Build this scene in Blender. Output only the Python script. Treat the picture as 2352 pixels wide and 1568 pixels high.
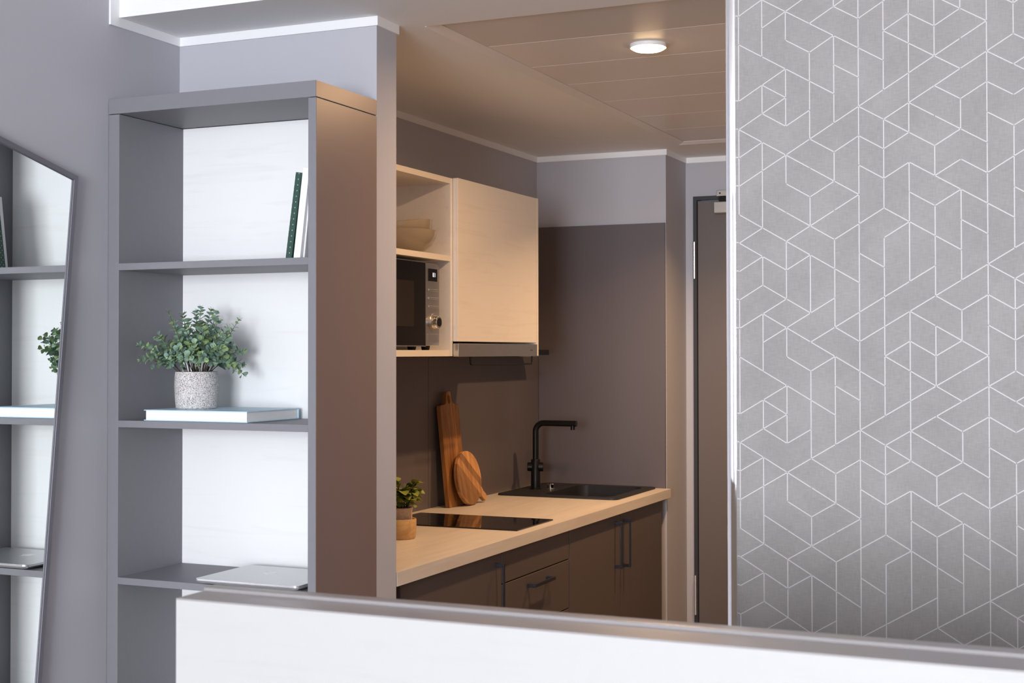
import bpy, bmesh, math, random
from mathutils import Vector, Matrix

# ------------------------------------------------------------------ scene, camera, light
S = bpy.context.scene
C = S.collection
for o in list(bpy.data.objects):
    bpy.data.objects.remove(o)
H = 1.5                       # eye height: every z below is measured from the lens, H is added on output


def R3(yaw, pitch, roll):
    f = Vector((-math.sin(yaw) * math.cos(pitch), math.cos(yaw) * math.cos(pitch), math.sin(pitch)))
    r = Vector((math.cos(yaw), math.sin(yaw), 0))
    u = r.cross(f)
    r2 = r * math.cos(roll) + u * math.sin(roll)
    u2 = -r * math.sin(roll) + u * math.cos(roll)
    return Matrix((r2, u2, -f)).transposed()


cd = bpy.data.cameras.new('camera')
cam = bpy.data.objects.new('camera', cd)
C.objects.link(cam)
cam.matrix_world = Matrix.Translation((0, 0, H)) @ R3(.41347, .01706, -.00123).to_4x4()
cd.sensor_width = 36
cd.lens = 3178.75 / 2352 * 36
cd.shift_y = -29.87 / 2352
cd.clip_start = .05
cd.dof.use_dof = True
cd.dof.focus_distance = 4.3
cd.dof.aperture_fstop = 9
S.camera = cam

S.view_settings.view_transform = 'Standard'
S.view_settings.look = 'None'
S.view_settings.gamma = 1
S.view_settings.exposure = 0
S.view_settings.use_curve_mapping = False
S.cycles.max_bounces = 10
S.cycles.diffuse_bounces = 6
S.cycles.glossy_bounces = 6
S.cycles.sample_clamp_indirect = 4
S.cycles.use_denoising = True

W = bpy.data.worlds.new('sky')
S.world = W
W.use_nodes = True
bg = W.node_tree.nodes['Background']
bg.inputs[0].default_value = (.66, .80, 1, 1)
bg.inputs[1].default_value = 1.2


def area(name, loc, direction, sx, sy, power, col, shape='RECTANGLE', spread=math.pi):
    l = bpy.data.lights.new(name, 'AREA')
    l.shape = shape
    l.size = sx
    l.size_y = sy
    l.energy = power
    l.color = col
    l.spread = spread
    o = bpy.data.objects.new(name, l)
    o.location = (loc[0], loc[1], loc[2] + H)
    o.rotation_euler = Vector(direction).to_track_quat('-Z', 'Y').to_euler()
    C.objects.link(o)
    return o


# daylight entering through the two windows of the rear wall
area('daylight', (-.55, -5.20, .1), (0, 1, 0), 1.1, 2.0, 276, (.90, .94, 1))
area('daylight', (.65, -5.20, .1), (0, 1, 0), 1.1, 2.0, 276, (.90, .94, 1))


# ------------------------------------------------------------------ materials
def lin(c):
    return tuple(((v / 255 + .055) / 1.055) ** 2.4 if v > 10 else v / 255 / 12.92 for v in c)


def mat(name, col, rough=.6, metal=0, spec=.5, noise=0, nscale=40, bump=0, bscale=300, stretch=(1, 1, 1), trans=0, ior=1.45, emit=None, estr=0, coat=0):
    m = bpy.data.materials.new(name)
    m.use_nodes = True
    nt = m.node_tree
    p = nt.nodes['Principled BSDF']
    p.inputs['Base Color'].default_value = (*col, 1)
    p.inputs['Roughness'].default_value = rough
    p.inputs['Metallic'].default_value = metal
    p.inputs['Specular IOR Level'].default_value = spec
    p.inputs['Transmission Weight'].default_value = trans
    p.inputs['IOR'].default_value = ior
    p.inputs['Coat Weight'].default_value = coat
    if emit:
        p.inputs['Emission Color'].default_value = (*emit, 1)
        p.inputs['Emission Strength'].default_value = estr
    if noise or bump:
        tc = nt.nodes.new('ShaderNodeTexCoord')
        mp = nt.nodes.new('ShaderNodeMapping')
        mp.inputs['Scale'].default_value = stretch
        nt.links.new(tc.outputs['Object'], mp.inputs[0])
    if noise:
        n = nt.nodes.new('ShaderNodeTexNoise')
        n.inputs['Scale'].default_value = nscale
        n.inputs['Detail'].default_value = 6
        nt.links.new(mp.outputs[0], n.inputs[0])
        cr = nt.nodes.new('ShaderNodeValToRGB')
        cr.color_ramp.elements[0].position = .3
        cr.color_ramp.elements[1].position = .7
        cr.color_ramp.elements[0].color = (*[c * (1 - noise) for c in col], 1)
        cr.color_ramp.elements[1].color = (*[min(1, c * (1 + noise)) for c in col], 1)
        nt.links.new(n.outputs[0], cr.inputs[0])
        nt.links.new(cr.outputs[0], p.inputs['Base Color'])
    if bump:
        n2 = nt.nodes.new('ShaderNodeTexNoise')
        n2.inputs['Scale'].default_value = bscale
        nt.links.new(mp.outputs[0], n2.inputs[0])
        b = nt.nodes.new('ShaderNodeBump')
        b.inputs['Strength'].default_value = bump
        b.inputs['Distance'].default_value = .001
        nt.links.new(n2.outputs[0], b.inputs['Height'])
        nt.links.new(b.outputs[0], p.inputs['Normal'])
    return m


def wood(name, base, dark, axis='x', scale=1, rough=.5, contrast=1, spec=.4, stripes=None, coord='Object'):
    """fine grain stretched along an axis, a few faint darker streaks and knots"""
    m = bpy.data.materials.new(name)
    m.use_nodes = True
    nt = m.node_tree
    L = nt.links.new
    p = nt.nodes['Principled BSDF']
    p.inputs['Roughness'].default_value = rough
    p.inputs['Specular IOR Level'].default_value = spec
    tc = nt.nodes.new('ShaderNodeTexCoord')
    mp = nt.nodes.new('ShaderNodeMapping')
    s = {'x': (2.2, 55, 55), 'y': (55, 2.2, 55), 'z': (55, 55, 2.2)}[axis]
    mp.inputs['Scale'].default_value = tuple(v * scale for v in s)
    L(tc.outputs[coord], mp.inputs[0])
    n = nt.nodes.new('ShaderNodeTexNoise')
    n.inputs['Scale'].default_value = 1
    n.inputs['Detail'].default_value = 5
    n.inputs['Distortion'].default_value = .6
    L(mp.outputs[0], n.inputs[0])
    mp2 = nt.nodes.new('ShaderNodeMapping')
    s = {'x': (1.2, 7, 7), 'y': (7, 1.2, 7), 'z': (7, 7, 1.2)}[axis]
    mp2.inputs['Scale'].default_value = tuple(v * scale for v in s)
    L(tc.outputs[coord], mp2.inputs[0])
    n2 = nt.nodes.new('ShaderNodeTexNoise')
    n2.inputs['Scale'].default_value = 2
    n2.inputs['Detail'].default_value = 3
    n2.inputs['Distortion'].default_value = 1.5
    L(mp2.outputs[0], n2.inputs[0])
    ad = nt.nodes.new('ShaderNodeMath')
    ad.operation = 'MULTIPLY'
    L(n.outputs[0], ad.inputs[0])
    L(n2.outputs[0], ad.inputs[1])
    cr = nt.nodes.new('ShaderNodeValToRGB')
    e = cr.color_ramp.elements
    e[0].position = .12
    e[1].position = .12 + .2 / contrast
    e[0].color = (*dark, 1)
    e[1].color = (*base, 1)
    L(ad.outputs[0], cr.inputs[0])
    out = cr.outputs[0]
    if stripes:                          # glued-up staves of different tone: (direction vector, width)
        d, w, amt = stripes
        vm = nt.nodes.new('ShaderNodeVectorMath')
        vm.operation = 'DOT_PRODUCT'
        vm.inputs[1].default_value = tuple(v / w for v in d)
        L(tc.outputs[coord], vm.inputs[0])
        fl = nt.nodes.new('ShaderNodeMath')
        fl.operation = 'FLOOR'
        L(vm.outputs['Value'], fl.inputs[0])
        wn = nt.nodes.new('ShaderNodeTexWhiteNoise')
        wn.noise_dimensions = '1D'
        L(fl.outputs[0], wn.inputs['W'])
        mr = nt.nodes.new('ShaderNodeMapRange')
        mr.inputs['To Min'].default_value = 1 - amt
        mr.inputs['To Max'].default_value = 1 + amt * .6
        L(wn.outputs['Value'], mr.inputs['Value'])
        mx = nt.nodes.new('ShaderNodeMix')
        mx.data_type = 'RGBA'
        mx.blend_type = 'MULTIPLY'
        mx.inputs[0].default_value = 1
        L(out, mx.inputs[6])
        cb = nt.nodes.new('ShaderNodeCombineColor')
        for i in range(3):
            L(mr.outputs[0], cb.inputs[i])
        L(cb.outputs[0], mx.inputs[7])
        out = mx.outputs[2]
    L(out, p.inputs['Base Color'])
    return m


M = {}
M['paint'] = mat('lilac_grey_paint', (.47, .465, .505), .75, spec=.3, bump=.12, bscale=500)
M['white_paint'] = mat('white_ceiling_paint', (.84, .84, .84), .7, spec=.3, bump=.1, bscale=500)
M['trim'] = mat('white_trim', (.84, .84, .85), .45)
M['grey_board'] = mat('grey_laminate', (.205, .203, .222), .5, spec=.4, noise=.015, nscale=60)
M['top_rail'] = mat('grey_rail_laminate', (.32, .30, .30), .32, spec=.5)
M['white_wood'] = wood('white_oak_decor', (.87, .87, .87), (.84, .836, .83), 'x', 1, .45, contrast=2.2)
M['side_daylit'] = wood('daylit_cabinet_side', (.80, .785, .775), (.76, .745, .73), 'y', 1, .5, contrast=2)  # paler, cooler copy of the oak decor, with daylight painted into its colour
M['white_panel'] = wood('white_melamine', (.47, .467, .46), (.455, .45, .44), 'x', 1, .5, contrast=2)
M['white_wood_y'] = wood('pale_oak_decor', (.79, .735, .665), (.75, .69, .615), 'y', 1, .45, contrast=1.8)
M['worktop'] = wood('worktop_oak_decor', (.70, .635, .565), (.635, .565, .49), 'y', 1, .38)
M['taupe'] = mat('taupe_laminate', (.105, .083, .077), .42, spec=.4)
M['taupe_facing'] = mat('warm_taupe_facing', (.21, .155, .145), .36, spec=.5)
M['splash'] = mat('splash_panel_grey', (.125, .108, .116), .42, spec=.4)
M['door_leaf'] = mat('door_taupe', (.14, .118, .11), .42, spec=.45)
M['door_frame'] = mat('door_frame_rebate_shade', (.035, .033, .037), .5)  # dark frame, its colour also standing in for the shadow in the rebate
M['metal_ceiling'] = mat('ceiling_cassette_enamel', (.78, .75, .73), .38, spec=.5)
M['perforated'] = mat('perforated_cassette', (.64, .60, .57), .4, spec=.4)
M['steel'] = mat('brushed_steel', (.62, .60, .58), .3, 1, noise=.06, nscale=30, stretch=(1, 1, 30))
M['chrome'] = mat('polished_chrome', (.93, .93, .94), .05, 1)
M['satin'] = mat('satin_chrome', (.80, .81, .83), .28, 1)
M['black_handle'] = mat('blue_black_handle', (.022, .026, .038), .38, .3)
M['black_matt'] = mat('matt_black_metal', (.006, .006, .006), .35, spec=.3)
M['black_glass'] = mat('black_glass', (.006, .005, .005), .03, spec=.6)
M['sink_black'] = mat('black_composite', (.018, .018, .02), .5, noise=.3, nscale=400)
M['mirror'] = mat('mirror_silver', (.90, .93, .91), 0, 1)
M['mirror_frame'] = mat('grey_mirror_frame', (.16, .155, .18), .4, .2)
M['acacia'] = wood('acacia_wood', (.50, .235, .075), (.27, .105, .03), 'z', 1.2, .45, stripes=((0, 1, 0), .042, .32))
M['acacia_round'] = wood('acacia_wood_staves', (.58, .31, .13), (.36, .16, .055), 'z', 1.2, .45, stripes=((0, .62, .78), .03, .55))
M['bowl'] = mat('translucent_stoneware', (.52, .44, .34), .14, trans=.45, ior=1.35, coat=.6)
M['pot'] = None
M['leaf1'] = mat('eucalyptus_leaf_grey', (.24, .36, .25), .6, noise=.25, nscale=60)
M['leaf2'] = mat('eucalyptus_leaf_green', (.27, .38, .17), .6, noise=.25, nscale=60)
M['leaf3'] = mat('eucalyptus_leaf_blue', (.17, .27, .23), .6, noise=.25, nscale=60)
M['stem'] = mat('dark_stem', (.05, .035, .03), .7)
M['kleaf'] = mat('olive_leaf', (.22, .25, .04), .5, noise=.3, nscale=60)
M['kleaf2'] = mat('dark_olive_leaf', (.07, .10, .03), .5, noise=.3, nscale=60)
M['kpot'] = wood('turned_bamboo', (.62, .40, .19), (.48, .28, .12), 'x', 1.4, .5)
M['burlap'] = mat('burlap', (.50, .36, .27), .9, noise=.2, nscale=200)
M['soil'] = mat('soil', (.03, .02, .015), .9, noise=.4, nscale=120)
M['pages'] = mat('paper_block', (.88, .88, .87), .8, noise=.05, nscale=900, stretch=(.02, .02, 1))
M['cover_blue'] = mat('pale_blue_cover', (.50, .68, .80), .45)
M['cover_white'] = mat('white_cover', (.82, .81, .82), .5)
M['alu'] = mat('laptop_aluminium', (.60, .61, .62), .36, .85)
M['alu_lit_edge'] = mat('laptop_lit_edge', (.88, .88, .90), .25, .8)  # brighter copy of the lid aluminium, light on the lip painted in
M['logo'] = mat('laptop_logo_white', (.90, .91, .92), .3)
M['rubber'] = mat('black_rubber', (.02, .02, .02), .7)
M['floor'] = wood('floor_oak', (.34, .29, .25), (.26, .22, .19), 'y', .6, .45)
M['digit'] = mat('display_digits', (.9, .95, 1), .5, emit=(.85, .93, 1), estr=.8)
M['lamp_glass'] = mat('downlight_diffuser', (1, .9, .7), .5, emit=(1, .66, .34), estr=22)
M['line'] = mat('wallpaper_print_line', (.64, .63, .635), .45)
M['window_white'] = mat('window_white_pvc', (.80, .80, .80), .4)
M['glassy'] = mat('clear_glass', (1, 1, 1), 0, trans=1, ior=1.01)

# perforation: a fine grid of dark dots
nt = M['perforated'].node_tree
tc = nt.nodes.new('ShaderNodeTexCoord')
vo = nt.nodes.new('ShaderNodeTexVoronoi')
vo.inputs['Scale'].default_value = 165
vo.inputs['Randomness'].default_value = 0
nt.links.new(tc.outputs['Object'], vo.inputs['Vector'])
cr = nt.nodes.new('ShaderNodeValToRGB')
cr.color_ramp.elements[0].position = .22
cr.color_ramp.elements[1].position = .30
cr.color_ramp.elements[0].color = (.36, .33, .31, 1)
cr.color_ramp.elements[1].color = (.66, .62, .59, 1)
nt.links.new(vo.outputs['Distance'], cr.inputs[0])
nt.links.new(cr.outputs[0], nt.nodes['Principled BSDF'].inputs['Base Color'])


def speckle(name, base, spot, scale, thr=.42):
    m = bpy.data.materials.new(name)
    m.use_nodes = True
    nt = m.node_tree
    p = nt.nodes['Principled BSDF']
    p.inputs['Roughness'].default_value = .9
    tc = nt.nodes.new('ShaderNodeTexCoord')
    n = nt.nodes.new('ShaderNodeTexNoise')
    n.inputs['Scale'].default_value = scale
    n.inputs['Detail'].default_value = 2
    nt.links.new(tc.outputs['Object'], n.inputs[0])
    cr = nt.nodes.new('ShaderNodeValToRGB')
    cr.color_ramp.elements[0].position = thr - .05
    cr.color_ramp.elements[1].position = thr + .08
    cr.color_ramp.elements[0].color = (*spot, 1)
    cr.color_ramp.elements[1].color = (*base, 1)
    nt.links.new(n.outputs[0], cr.inputs[0])
    nt.links.new(cr.outputs[0], p.inputs['Base Color'])
    b = nt.nodes.new('ShaderNodeBump')
    b.inputs['Strength'].default_value = .35
    b.inputs['Distance'].default_value = .002
    nt.links.new(n.outputs[0], b.inputs['Height'])
    nt.links.new(b.outputs[0], p.inputs['Normal'])
    return m


M['pot'] = speckle('speckled_stone', (.66, .63, .62), (.26, .24, .24), 380, .45)


def dotted(name, base, dot):
    """dark green cloth with a staggered grid of small pale dots, in the cover's own plane"""
    m = bpy.data.materials.new(name)
    m.use_nodes = True
    nt = m.node_tree
    p = nt.nodes['Principled BSDF']
    p.inputs['Roughness'].default_value = .55
    tc = nt.nodes.new('ShaderNodeTexCoord')
    mp = nt.nodes.new('ShaderNodeMapping')
    mp.inputs['Rotation'].default_value = (math.radians(45), 0, 0)
    nt.links.new(tc.outputs['Object'], mp.inputs[0])
    vo = nt.nodes.new('ShaderNodeTexVoronoi')
    vo.inputs['Scale'].default_value = 100
    vo.inputs['Randomness'].default_value = 0
    nt.links.new(mp.outputs[0], vo.inputs['Vector'])
    cr = nt.nodes.new('ShaderNodeValToRGB')
    cr.color_ramp.elements[0].position = .10
    cr.color_ramp.elements[1].position = .17
    cr.color_ramp.elements[0].color = (*dot, 1)
    cr.color_ramp.elements[1].color = (*base, 1)
    nt.links.new(vo.outputs['Distance'], cr.inputs[0])
    nt.links.new(cr.outputs[0], p.inputs['Base Color'])
    return m


M['green_cover'] = dotted('green_dotted_cloth', (.020, .060, .045), (.35, .45, .42))


def wallpaper():
    m = bpy.data.materials.new('woven_wallpaper')
    m.use_nodes = True
    nt = m.node_tree
    L = nt.links.new
    p = nt.nodes['Principled BSDF']
    p.inputs['Roughness'].default_value = .62
    p.inputs['Specular IOR Level'].default_value = .35
    tc = nt.nodes.new('ShaderNodeTexCoord')
    outs = []
    for sc, det in (((700, 1, 45), 3), ((60, 1, 700), 2), ((9, 1, 9), 5)):
        mp = nt.nodes.new('ShaderNodeMapping')
        mp.inputs['Scale'].default_value = sc
        L(tc.outputs['Object'], mp.inputs[0])
        n = nt.nodes.new('ShaderNodeTexNoise')
        n.inputs['Scale'].default_value = 1
        n.inputs['Detail'].default_value = det
        L(mp.outputs[0], n.inputs[0])
        outs.append(n.outputs[0])
    a = nt.nodes.new('ShaderNodeMath')
    a.operation = 'ADD'
    L(outs[0], a.inputs[0])
    L(outs[1], a.inputs[1])
    b = nt.nodes.new('ShaderNodeMath')
    b.operation = 'ADD'
    L(a.outputs[0], b.inputs[0])
    L(outs[2], b.inputs[1])
    c = nt.nodes.new('ShaderNodeMath')
    c.operation = 'DIVIDE'
    c.inputs[1].default_value = 3
    L(b.outputs[0], c.inputs[0])
    cr = nt.nodes.new('ShaderNodeValToRGB')
    cr.color_ramp.elements[0].position = .40
    cr.color_ramp.elements[1].position = .60
    cr.color_ramp.elements[0].color = (.258, .244, .236, 1)
    cr.color_ramp.elements[1].color = (.328, .310, .300, 1)
    L(c.outputs[0], cr.inputs[0])
    L(cr.outputs[0], p.inputs['Base Color'])
    return m


M['wallpaper'] = wallpaper()


# ------------------------------------------------------------------ mesh helpers
class MB:
    """collects shapes (coordinates measured from the lens) and links them as one mesh"""

    def __init__(s):
        s.v = []
        s.f = []
        s.mi = []
        s.T = None

    def add(s, vs, fs, mi=0):
        n = len(s.v)
        for v in vs:
            v = Vector(v)
            s.v.append(s.T @ v if s.T else v)
        for f in fs:
            s.f.append([i + n for i in f])
            s.mi.append(mi)

    def box(s, x0, x1, y0, y1, z0, z1, mi=0):
        s.add([(x, y, z) for x in (x0, x1) for y in (y0, y1) for z in (z0, z1)],
              [(0, 1, 3, 2), (4, 6, 7, 5), (0, 4, 5, 1), (2, 3, 7, 6), (0, 2, 6, 4), (1, 5, 7, 3)], mi)

    def prism(s, pts, a0, a1, plane='xy', mi=0):
        """extrude a polygon; plane gives its two axes, the third runs from a0 to a1"""
        n = len(pts)
        mk = {'xy': lambda p, a: (p[0], p[1], a), 'xz': lambda p, a: (p[0], a, p[1]), 'yz': lambda p, a: (a, p[0], p[1])}[plane]
        s.add([mk(p, a0) for p in pts] + [mk(p, a1) for p in pts],
              [list(range(n))[::-1], list(range(n, 2 * n))] + [(i, (i + 1) % n, n + (i + 1) % n, n + i) for i in range(n)], mi)

    def tube(s, pts, r, seg=16, mi=0, caps=True):
        pts = [Vector(p) for p in pts]
        rs = r if isinstance(r, (list, tuple)) else [r] * len(pts)
        rings = []
        up = None
        for i, p in enumerate(pts):
            d = (pts[min(i + 1, len(pts) - 1)] - pts[max(i - 1, 0)]).normalized()
            if up is None:
                up = d.orthogonal().normalized()
            up = (up - d * up.dot(d)).normalized()
            w = d.cross(up)
            rings.append([p + (up * math.cos(2 * math.pi * k / seg) + w * math.sin(2 * math.pi * k / seg)) * rs[i] for k in range(seg)])
        vs = [q for ring in rings for q in ring]
        fs = []
        for i in range(len(pts) - 1):
            for k in range(seg):
                a = i * seg + k
                b = i * seg + (k + 1) % seg
                fs.append((a, b, b + seg, a + seg))
        if caps:
            fs.append(list(range(seg))[::-1])
            fs.append([(len(pts) - 1) * seg + k for k in range(seg)])
        s.add(vs, fs, mi)

    def lathe(s, prof, c, seg=48, mi=0):
        """profile of (radius, z) turned round a vertical axis through c"""
        vs, fs = [], []
        idx = []
        for r, z in prof:
            if r < 1e-6:
                idx.append([len(vs)] * seg)
                vs.append((c[0], c[1], c[2] + z))
            else:
                idx.append(list(range(len(vs), len(vs) + seg)))
                vs += [(c[0] + r * math.cos(2 * math.pi * k / seg), c[1] + r * math.sin(2 * math.pi * k / seg), c[2] + z) for k in range(seg)]
        for a, b in zip(idx, idx[1:]):
            for k in range(seg):
                q = [a[k], a[(k + 1) % seg], b[(k + 1) % seg], b[k]]
                q = list(dict.fromkeys(q))
                if len(q) > 2:
                    fs.append(q)
        s.add(vs, fs, mi)

    def build(s, name, m, parent=None, origin=None, bevel=0, smooth=False, seg=2):
        me = bpy.data.meshes.new(name)
        pl = world_loc(parent) if parent else Vector((0, 0, 0))
        base = Vector(origin) + Vector((0, 0, H)) if origin is not None else (pl if parent else Vector((0, 0, 0)))
        me.from_pydata([(v + Vector((0, 0, H))) - base for v in s.v], [], s.f)
        for mm in (m if isinstance(m, list) else [m]):
            me.materials.append(mm)
        for p, i in zip(me.polygons, s.mi):
            p.material_index = i
        bm = bmesh.new()
        bm.from_mesh(me)
        bmesh.ops.recalc_face_normals(bm, faces=bm.faces)
        bm.to_mesh(me)
        bm.free()
        o = bpy.data.objects.new(name, me)
        C.objects.link(o)
        if parent:
            o.parent = parent
        o.location = base - pl
        if bevel:
            b = o.modifiers.new('bevel', 'BEVEL')
            b.width = bevel
            b.segments = seg
            b.limit_method = 'ANGLE'
            b.angle_limit = math.radians(40)
        if smooth or bevel:
            for p in me.polygons:
                p.use_smooth = True
            try:
                me.set_sharp_from_angle(angle=math.radians(38))
            except Exception:
                pass
            if bevel:
                w = o.modifiers.new('wn', 'WEIGHTED_NORMAL')
                w.keep_sharp = True
        return o


def world_loc(o):
    v = Vector((0, 0, 0))
    while o:
        v = v + o.location
        o = o.parent
    return v


def tag(o, label=None, cat=None, group=None, kind=None):
    for k, v in (('label', label), ('category', cat), ('group', group), ('kind', kind)):
        if v:
            o[k] = v
    return o


def thing(name, loc, label, cat, group=None):
    o = bpy.data.objects.new(name, None)
    o.empty_display_size = .05
    o.location = (loc[0], loc[1], loc[2] + H)
    C.objects.link(o)
    return tag(o, label, cat, group)


def box(name, m, b, parent=None, bevel=0, origin=None):
    q = MB()
    q.box(*b)
    if origin is None and parent is None:
        origin = ((b[0] + b[1]) / 2, (b[2] + b[3]) / 2, min(b[4], b[5]))
    return q.build(name, m, parent, origin, bevel)


def boxes(name, m, bs, parent=None, bevel=0, origin=None):
    q = MB()
    for b in bs:
        q.box(*b)
    if origin is None and parent is None:
        b = bs[0]
        origin = ((b[0] + b[1]) / 2, (b[2] + b[3]) / 2, b[4])
    return q.build(name, m, parent, origin, bevel)


def struct(o):
    o['kind'] = 'structure'
    return o


def rrect(x0, x1, y0, y1, r, n=6):
    pts = []
    for cx_, cy_, a in ((x1 - r, y1 - r, 0), (x0 + r, y1 - r, 90), (x0 + r, y0 + r, 180), (x1 - r, y0 + r, 270)):
        for k in range(n + 1):
            t = math.radians(a + 90 * k / n)
            pts.append((cx_ + r * math.cos(t), cy_ + r * math.sin(t)))
    return pts


# ------------------------------------------------------------------ the room
XL = -2.447        # face of the left wall
XE = -1.806        # end of the middle wall, front of the worktop
Y1, Y1B = 3.221, 3.330   # middle wall
YK = 5.862         # kitchen rear wall
YD = 6.168         # wall with the entrance door
XR = 3.2
ZC, ZR, ZF = .895, 1.25, -1.5
TZ = .870          # lower edge of the white trim
YW = 2.80          # wallpapered wall
XW = -.724
YS = 2.954         # face of the lowered ceiling

floor = struct(box('floor', M['floor'], (XL - .2, XR + .2, -5.5, YD + .2, ZF - .1, ZF)))
wl = struct(box('wall_left', M['paint'], (XL - .15, XL, -5.4, YD + .15, ZF, ZR)))
wm = struct(box('wall_middle', M['paint'], (XL, XE, Y1, Y1B, ZF, ZC)))
# kitchen rear wall, the pillar beside it and the wall round the entrance door
wk = struct(box('wall_kitchen', M['paint'], (XL, -1.829, YK, YD, ZF, ZC)))
wd = struct(boxes('wall_door', M['paint'], [(XL, -1.791, YD, YD + .12, ZF, ZC), (-1.791, -.883, YD, YD + .12, .714, ZC), (-.883, XW + .12, YD, YD + .12, ZF, ZC)]))
# block with the wallpapered front
wp = MB()
wp.box(XW, XR, YW, 2.93, ZF, ZR)
wp.box(XW, XW + .12, 2.93, YD, ZF, ZC)
NODE = {}
VS, X0, DX, Z0, DZ, DC = [], -.71612, .048648, .72260, -.0293235, .00025
VERT = {0: [(9, 15), (-1, 7)], 1: [(0, 4), (6, 8), (10, 16), (18, 20)], 2: [(1, 3), (5, 9), (11, 13), (17, 21)],
        3: [(4, 10), (14, 16), (18, 22)], 4: [(3, 9), (11, 13), (17, 23)], 5: [(0, 22)], 6: [(9, 15), (17, 29)],
        7: [(0, 10), (12, 20)], 8: [(1, 5), (11, 13), (15, 21)], 9: [(0, 2), (8, 10), (14, 20)], 10: [(1, 23)],
        11: [(10, 18), (20, 26)]}
DOWN = {0: [3, 9, 15, 17], 1: [0, 4, 6, 8, 10, 14, 16, 18, 20], 2: [1, 3, 5, 11, 13, 15, 17, 21], 3: [2, 6, 10, 12, 16, 18],
        4: [1, 3, 5, 13, 19], 5: [4, 8, 10, 12, 18], 6: [3, 9, 15], 7: [0, 2, 4, 8, 10, 12, 14, 16], 8: [1, 5, 7, 9, 13, 17, 21],
        9: [2, 10, 12, 14, 16], 10: [1, 5, 7, 9, 15, 19, 21], 11: [4, 6, 14, 20]}
UP = {0: [1, 7, 9, 11, 13, 17, 19, 21], 1: [2, 6, 8, 12, 22], 2: [1, 9, 11, 17, 19], 3: [2, 4, 10, 14, 16, 22],
      4: [1, 9, 11, 15, 17], 5: [2, 8, 16, 22], 6: [1, 3, 7, 9, 11, 13, 17, 21], 7: [6, 8, 20, 22], 8: [3, 5, 7, 11, 13, 15, 21],
      9: [4, 6, 8, 20, 22], 10: [5, 13, 19], 11: [2, 6, 8, 10, 12, 18, 20, 22]}


def node(c, h):
    return Vector((X0 + DX * c, 0, Z0 + DZ * h + DC * min(c, 11)))


def line(a, b, w=.00072):
    d = (b - a).normalized()
    n = Vector((-d.z, 0, d.x)) * w
    y0, y1 = YW - .0003, YW + .0001
    p = [a + n - d * w, a - n - d * w, b - n + d * w, b + n + d * w]
    wp.add([(q.x, y0, q.z) for q in p] + [(q.x, y1, q.z) for q in p],
           [(0, 1, 2, 3), (0, 4, 5, 1), (1, 5, 6, 2), (2, 6, 7, 3), (3, 7, 4, 0)], 1)


for rep in range(6):                          # the print repeats every 12 columns and every 11 rows
    for per in range(-1, 4):
        for c in range(12):
            cc = c + 12 * rep
            for lst, kind in ((VERT[c], 'v'), (DOWN[c], 'd'), (UP[c], 'u')):
                for e in lst:
                    if kind == 'v':
                        a, b = node(cc, e[0] + 22 * per), node(cc, e[1] + 22 * per)
                    else:
                        a, b = node(cc, e + 22 * per), node(cc + 1, e + (1 if kind == 'd' else -1) + 22 * per)
                    if max(a.z, b.z) < ZR - .02 and min(a.z, b.z) > ZF + .02 and b.x < XR:
                        line(a, b)
for e in (1, 7, 9, 11, 13, 17, 19, 21):        # stubs between the metal corner and the first column
    for per in (-1, 0, 1, 2):
        a = node(0, e + 22 * per)
        if ZF + .05 < a.z < ZR - .05:
            line(Vector((XW + .001, 0, a.z + .0029 * (1 if e in (9, 17, 15) else 1))), a)
wr = struct(wp.build('wall_wallpaper', [M['wallpaper'], M['line']], None, (XW, YW, ZF)))

struct(box('wall_right', M['paint'], (XR, XR + .15, -5.4, YW, ZF, ZR)))
# rear wall with two windows, behind the camera
yb0, yb1 = -5.35, -5.2
WX = ((-1.15, .05), (.1, 1.25))
WZ = (-.9, 1.1)
struct(boxes('wall_rear', M['paint'], [(XL, WX[0][0], yb0, yb1, ZF, ZR), (WX[0][1], WX[1][0], yb0, yb1, ZF, ZR), (WX[1][1], XR, yb0, yb1, ZF, ZR),
             (WX[0][0], WX[0][1], yb0, yb1, ZF, WZ[0]), (WX[1][0], WX[1][1], yb0, yb1, ZF, WZ[0]),
             (WX[0][0], WX[0][1], yb0, yb1, WZ[1], ZR), (WX[1][0], WX[1][1], yb0, yb1, WZ[1], ZR)]))
for i, (a, b) in enumerate(WX):
    w = struct(boxes('window_%d' % (i + 1), M['window_white'],
               [(a, a + .05, -5.25, -5.205, WZ[0], WZ[1]), (b - .05, b, -5.25, -5.205, WZ[0], WZ[1]),
                (a + .05, b - .05, -5.25, -5.205, WZ[0], WZ[0] + .05), (a + .05, b - .05, -5.25, -5.205, WZ[1] - .05, WZ[1]),
                ((a + b) / 2 - .025, (a + b) / 2 + .025, -5.25, -5.215, WZ[0] + .05, WZ[1] - .05)]))
    for c0, c1 in ((a + .05, (a + b) / 2 - .025), ((a + b) / 2 + .025, b - .05)):
        box('pane', M['glassy'], (c0, c1, -5.236, -5.230, WZ[0] + .05, WZ[1] - .05), w)

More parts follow.
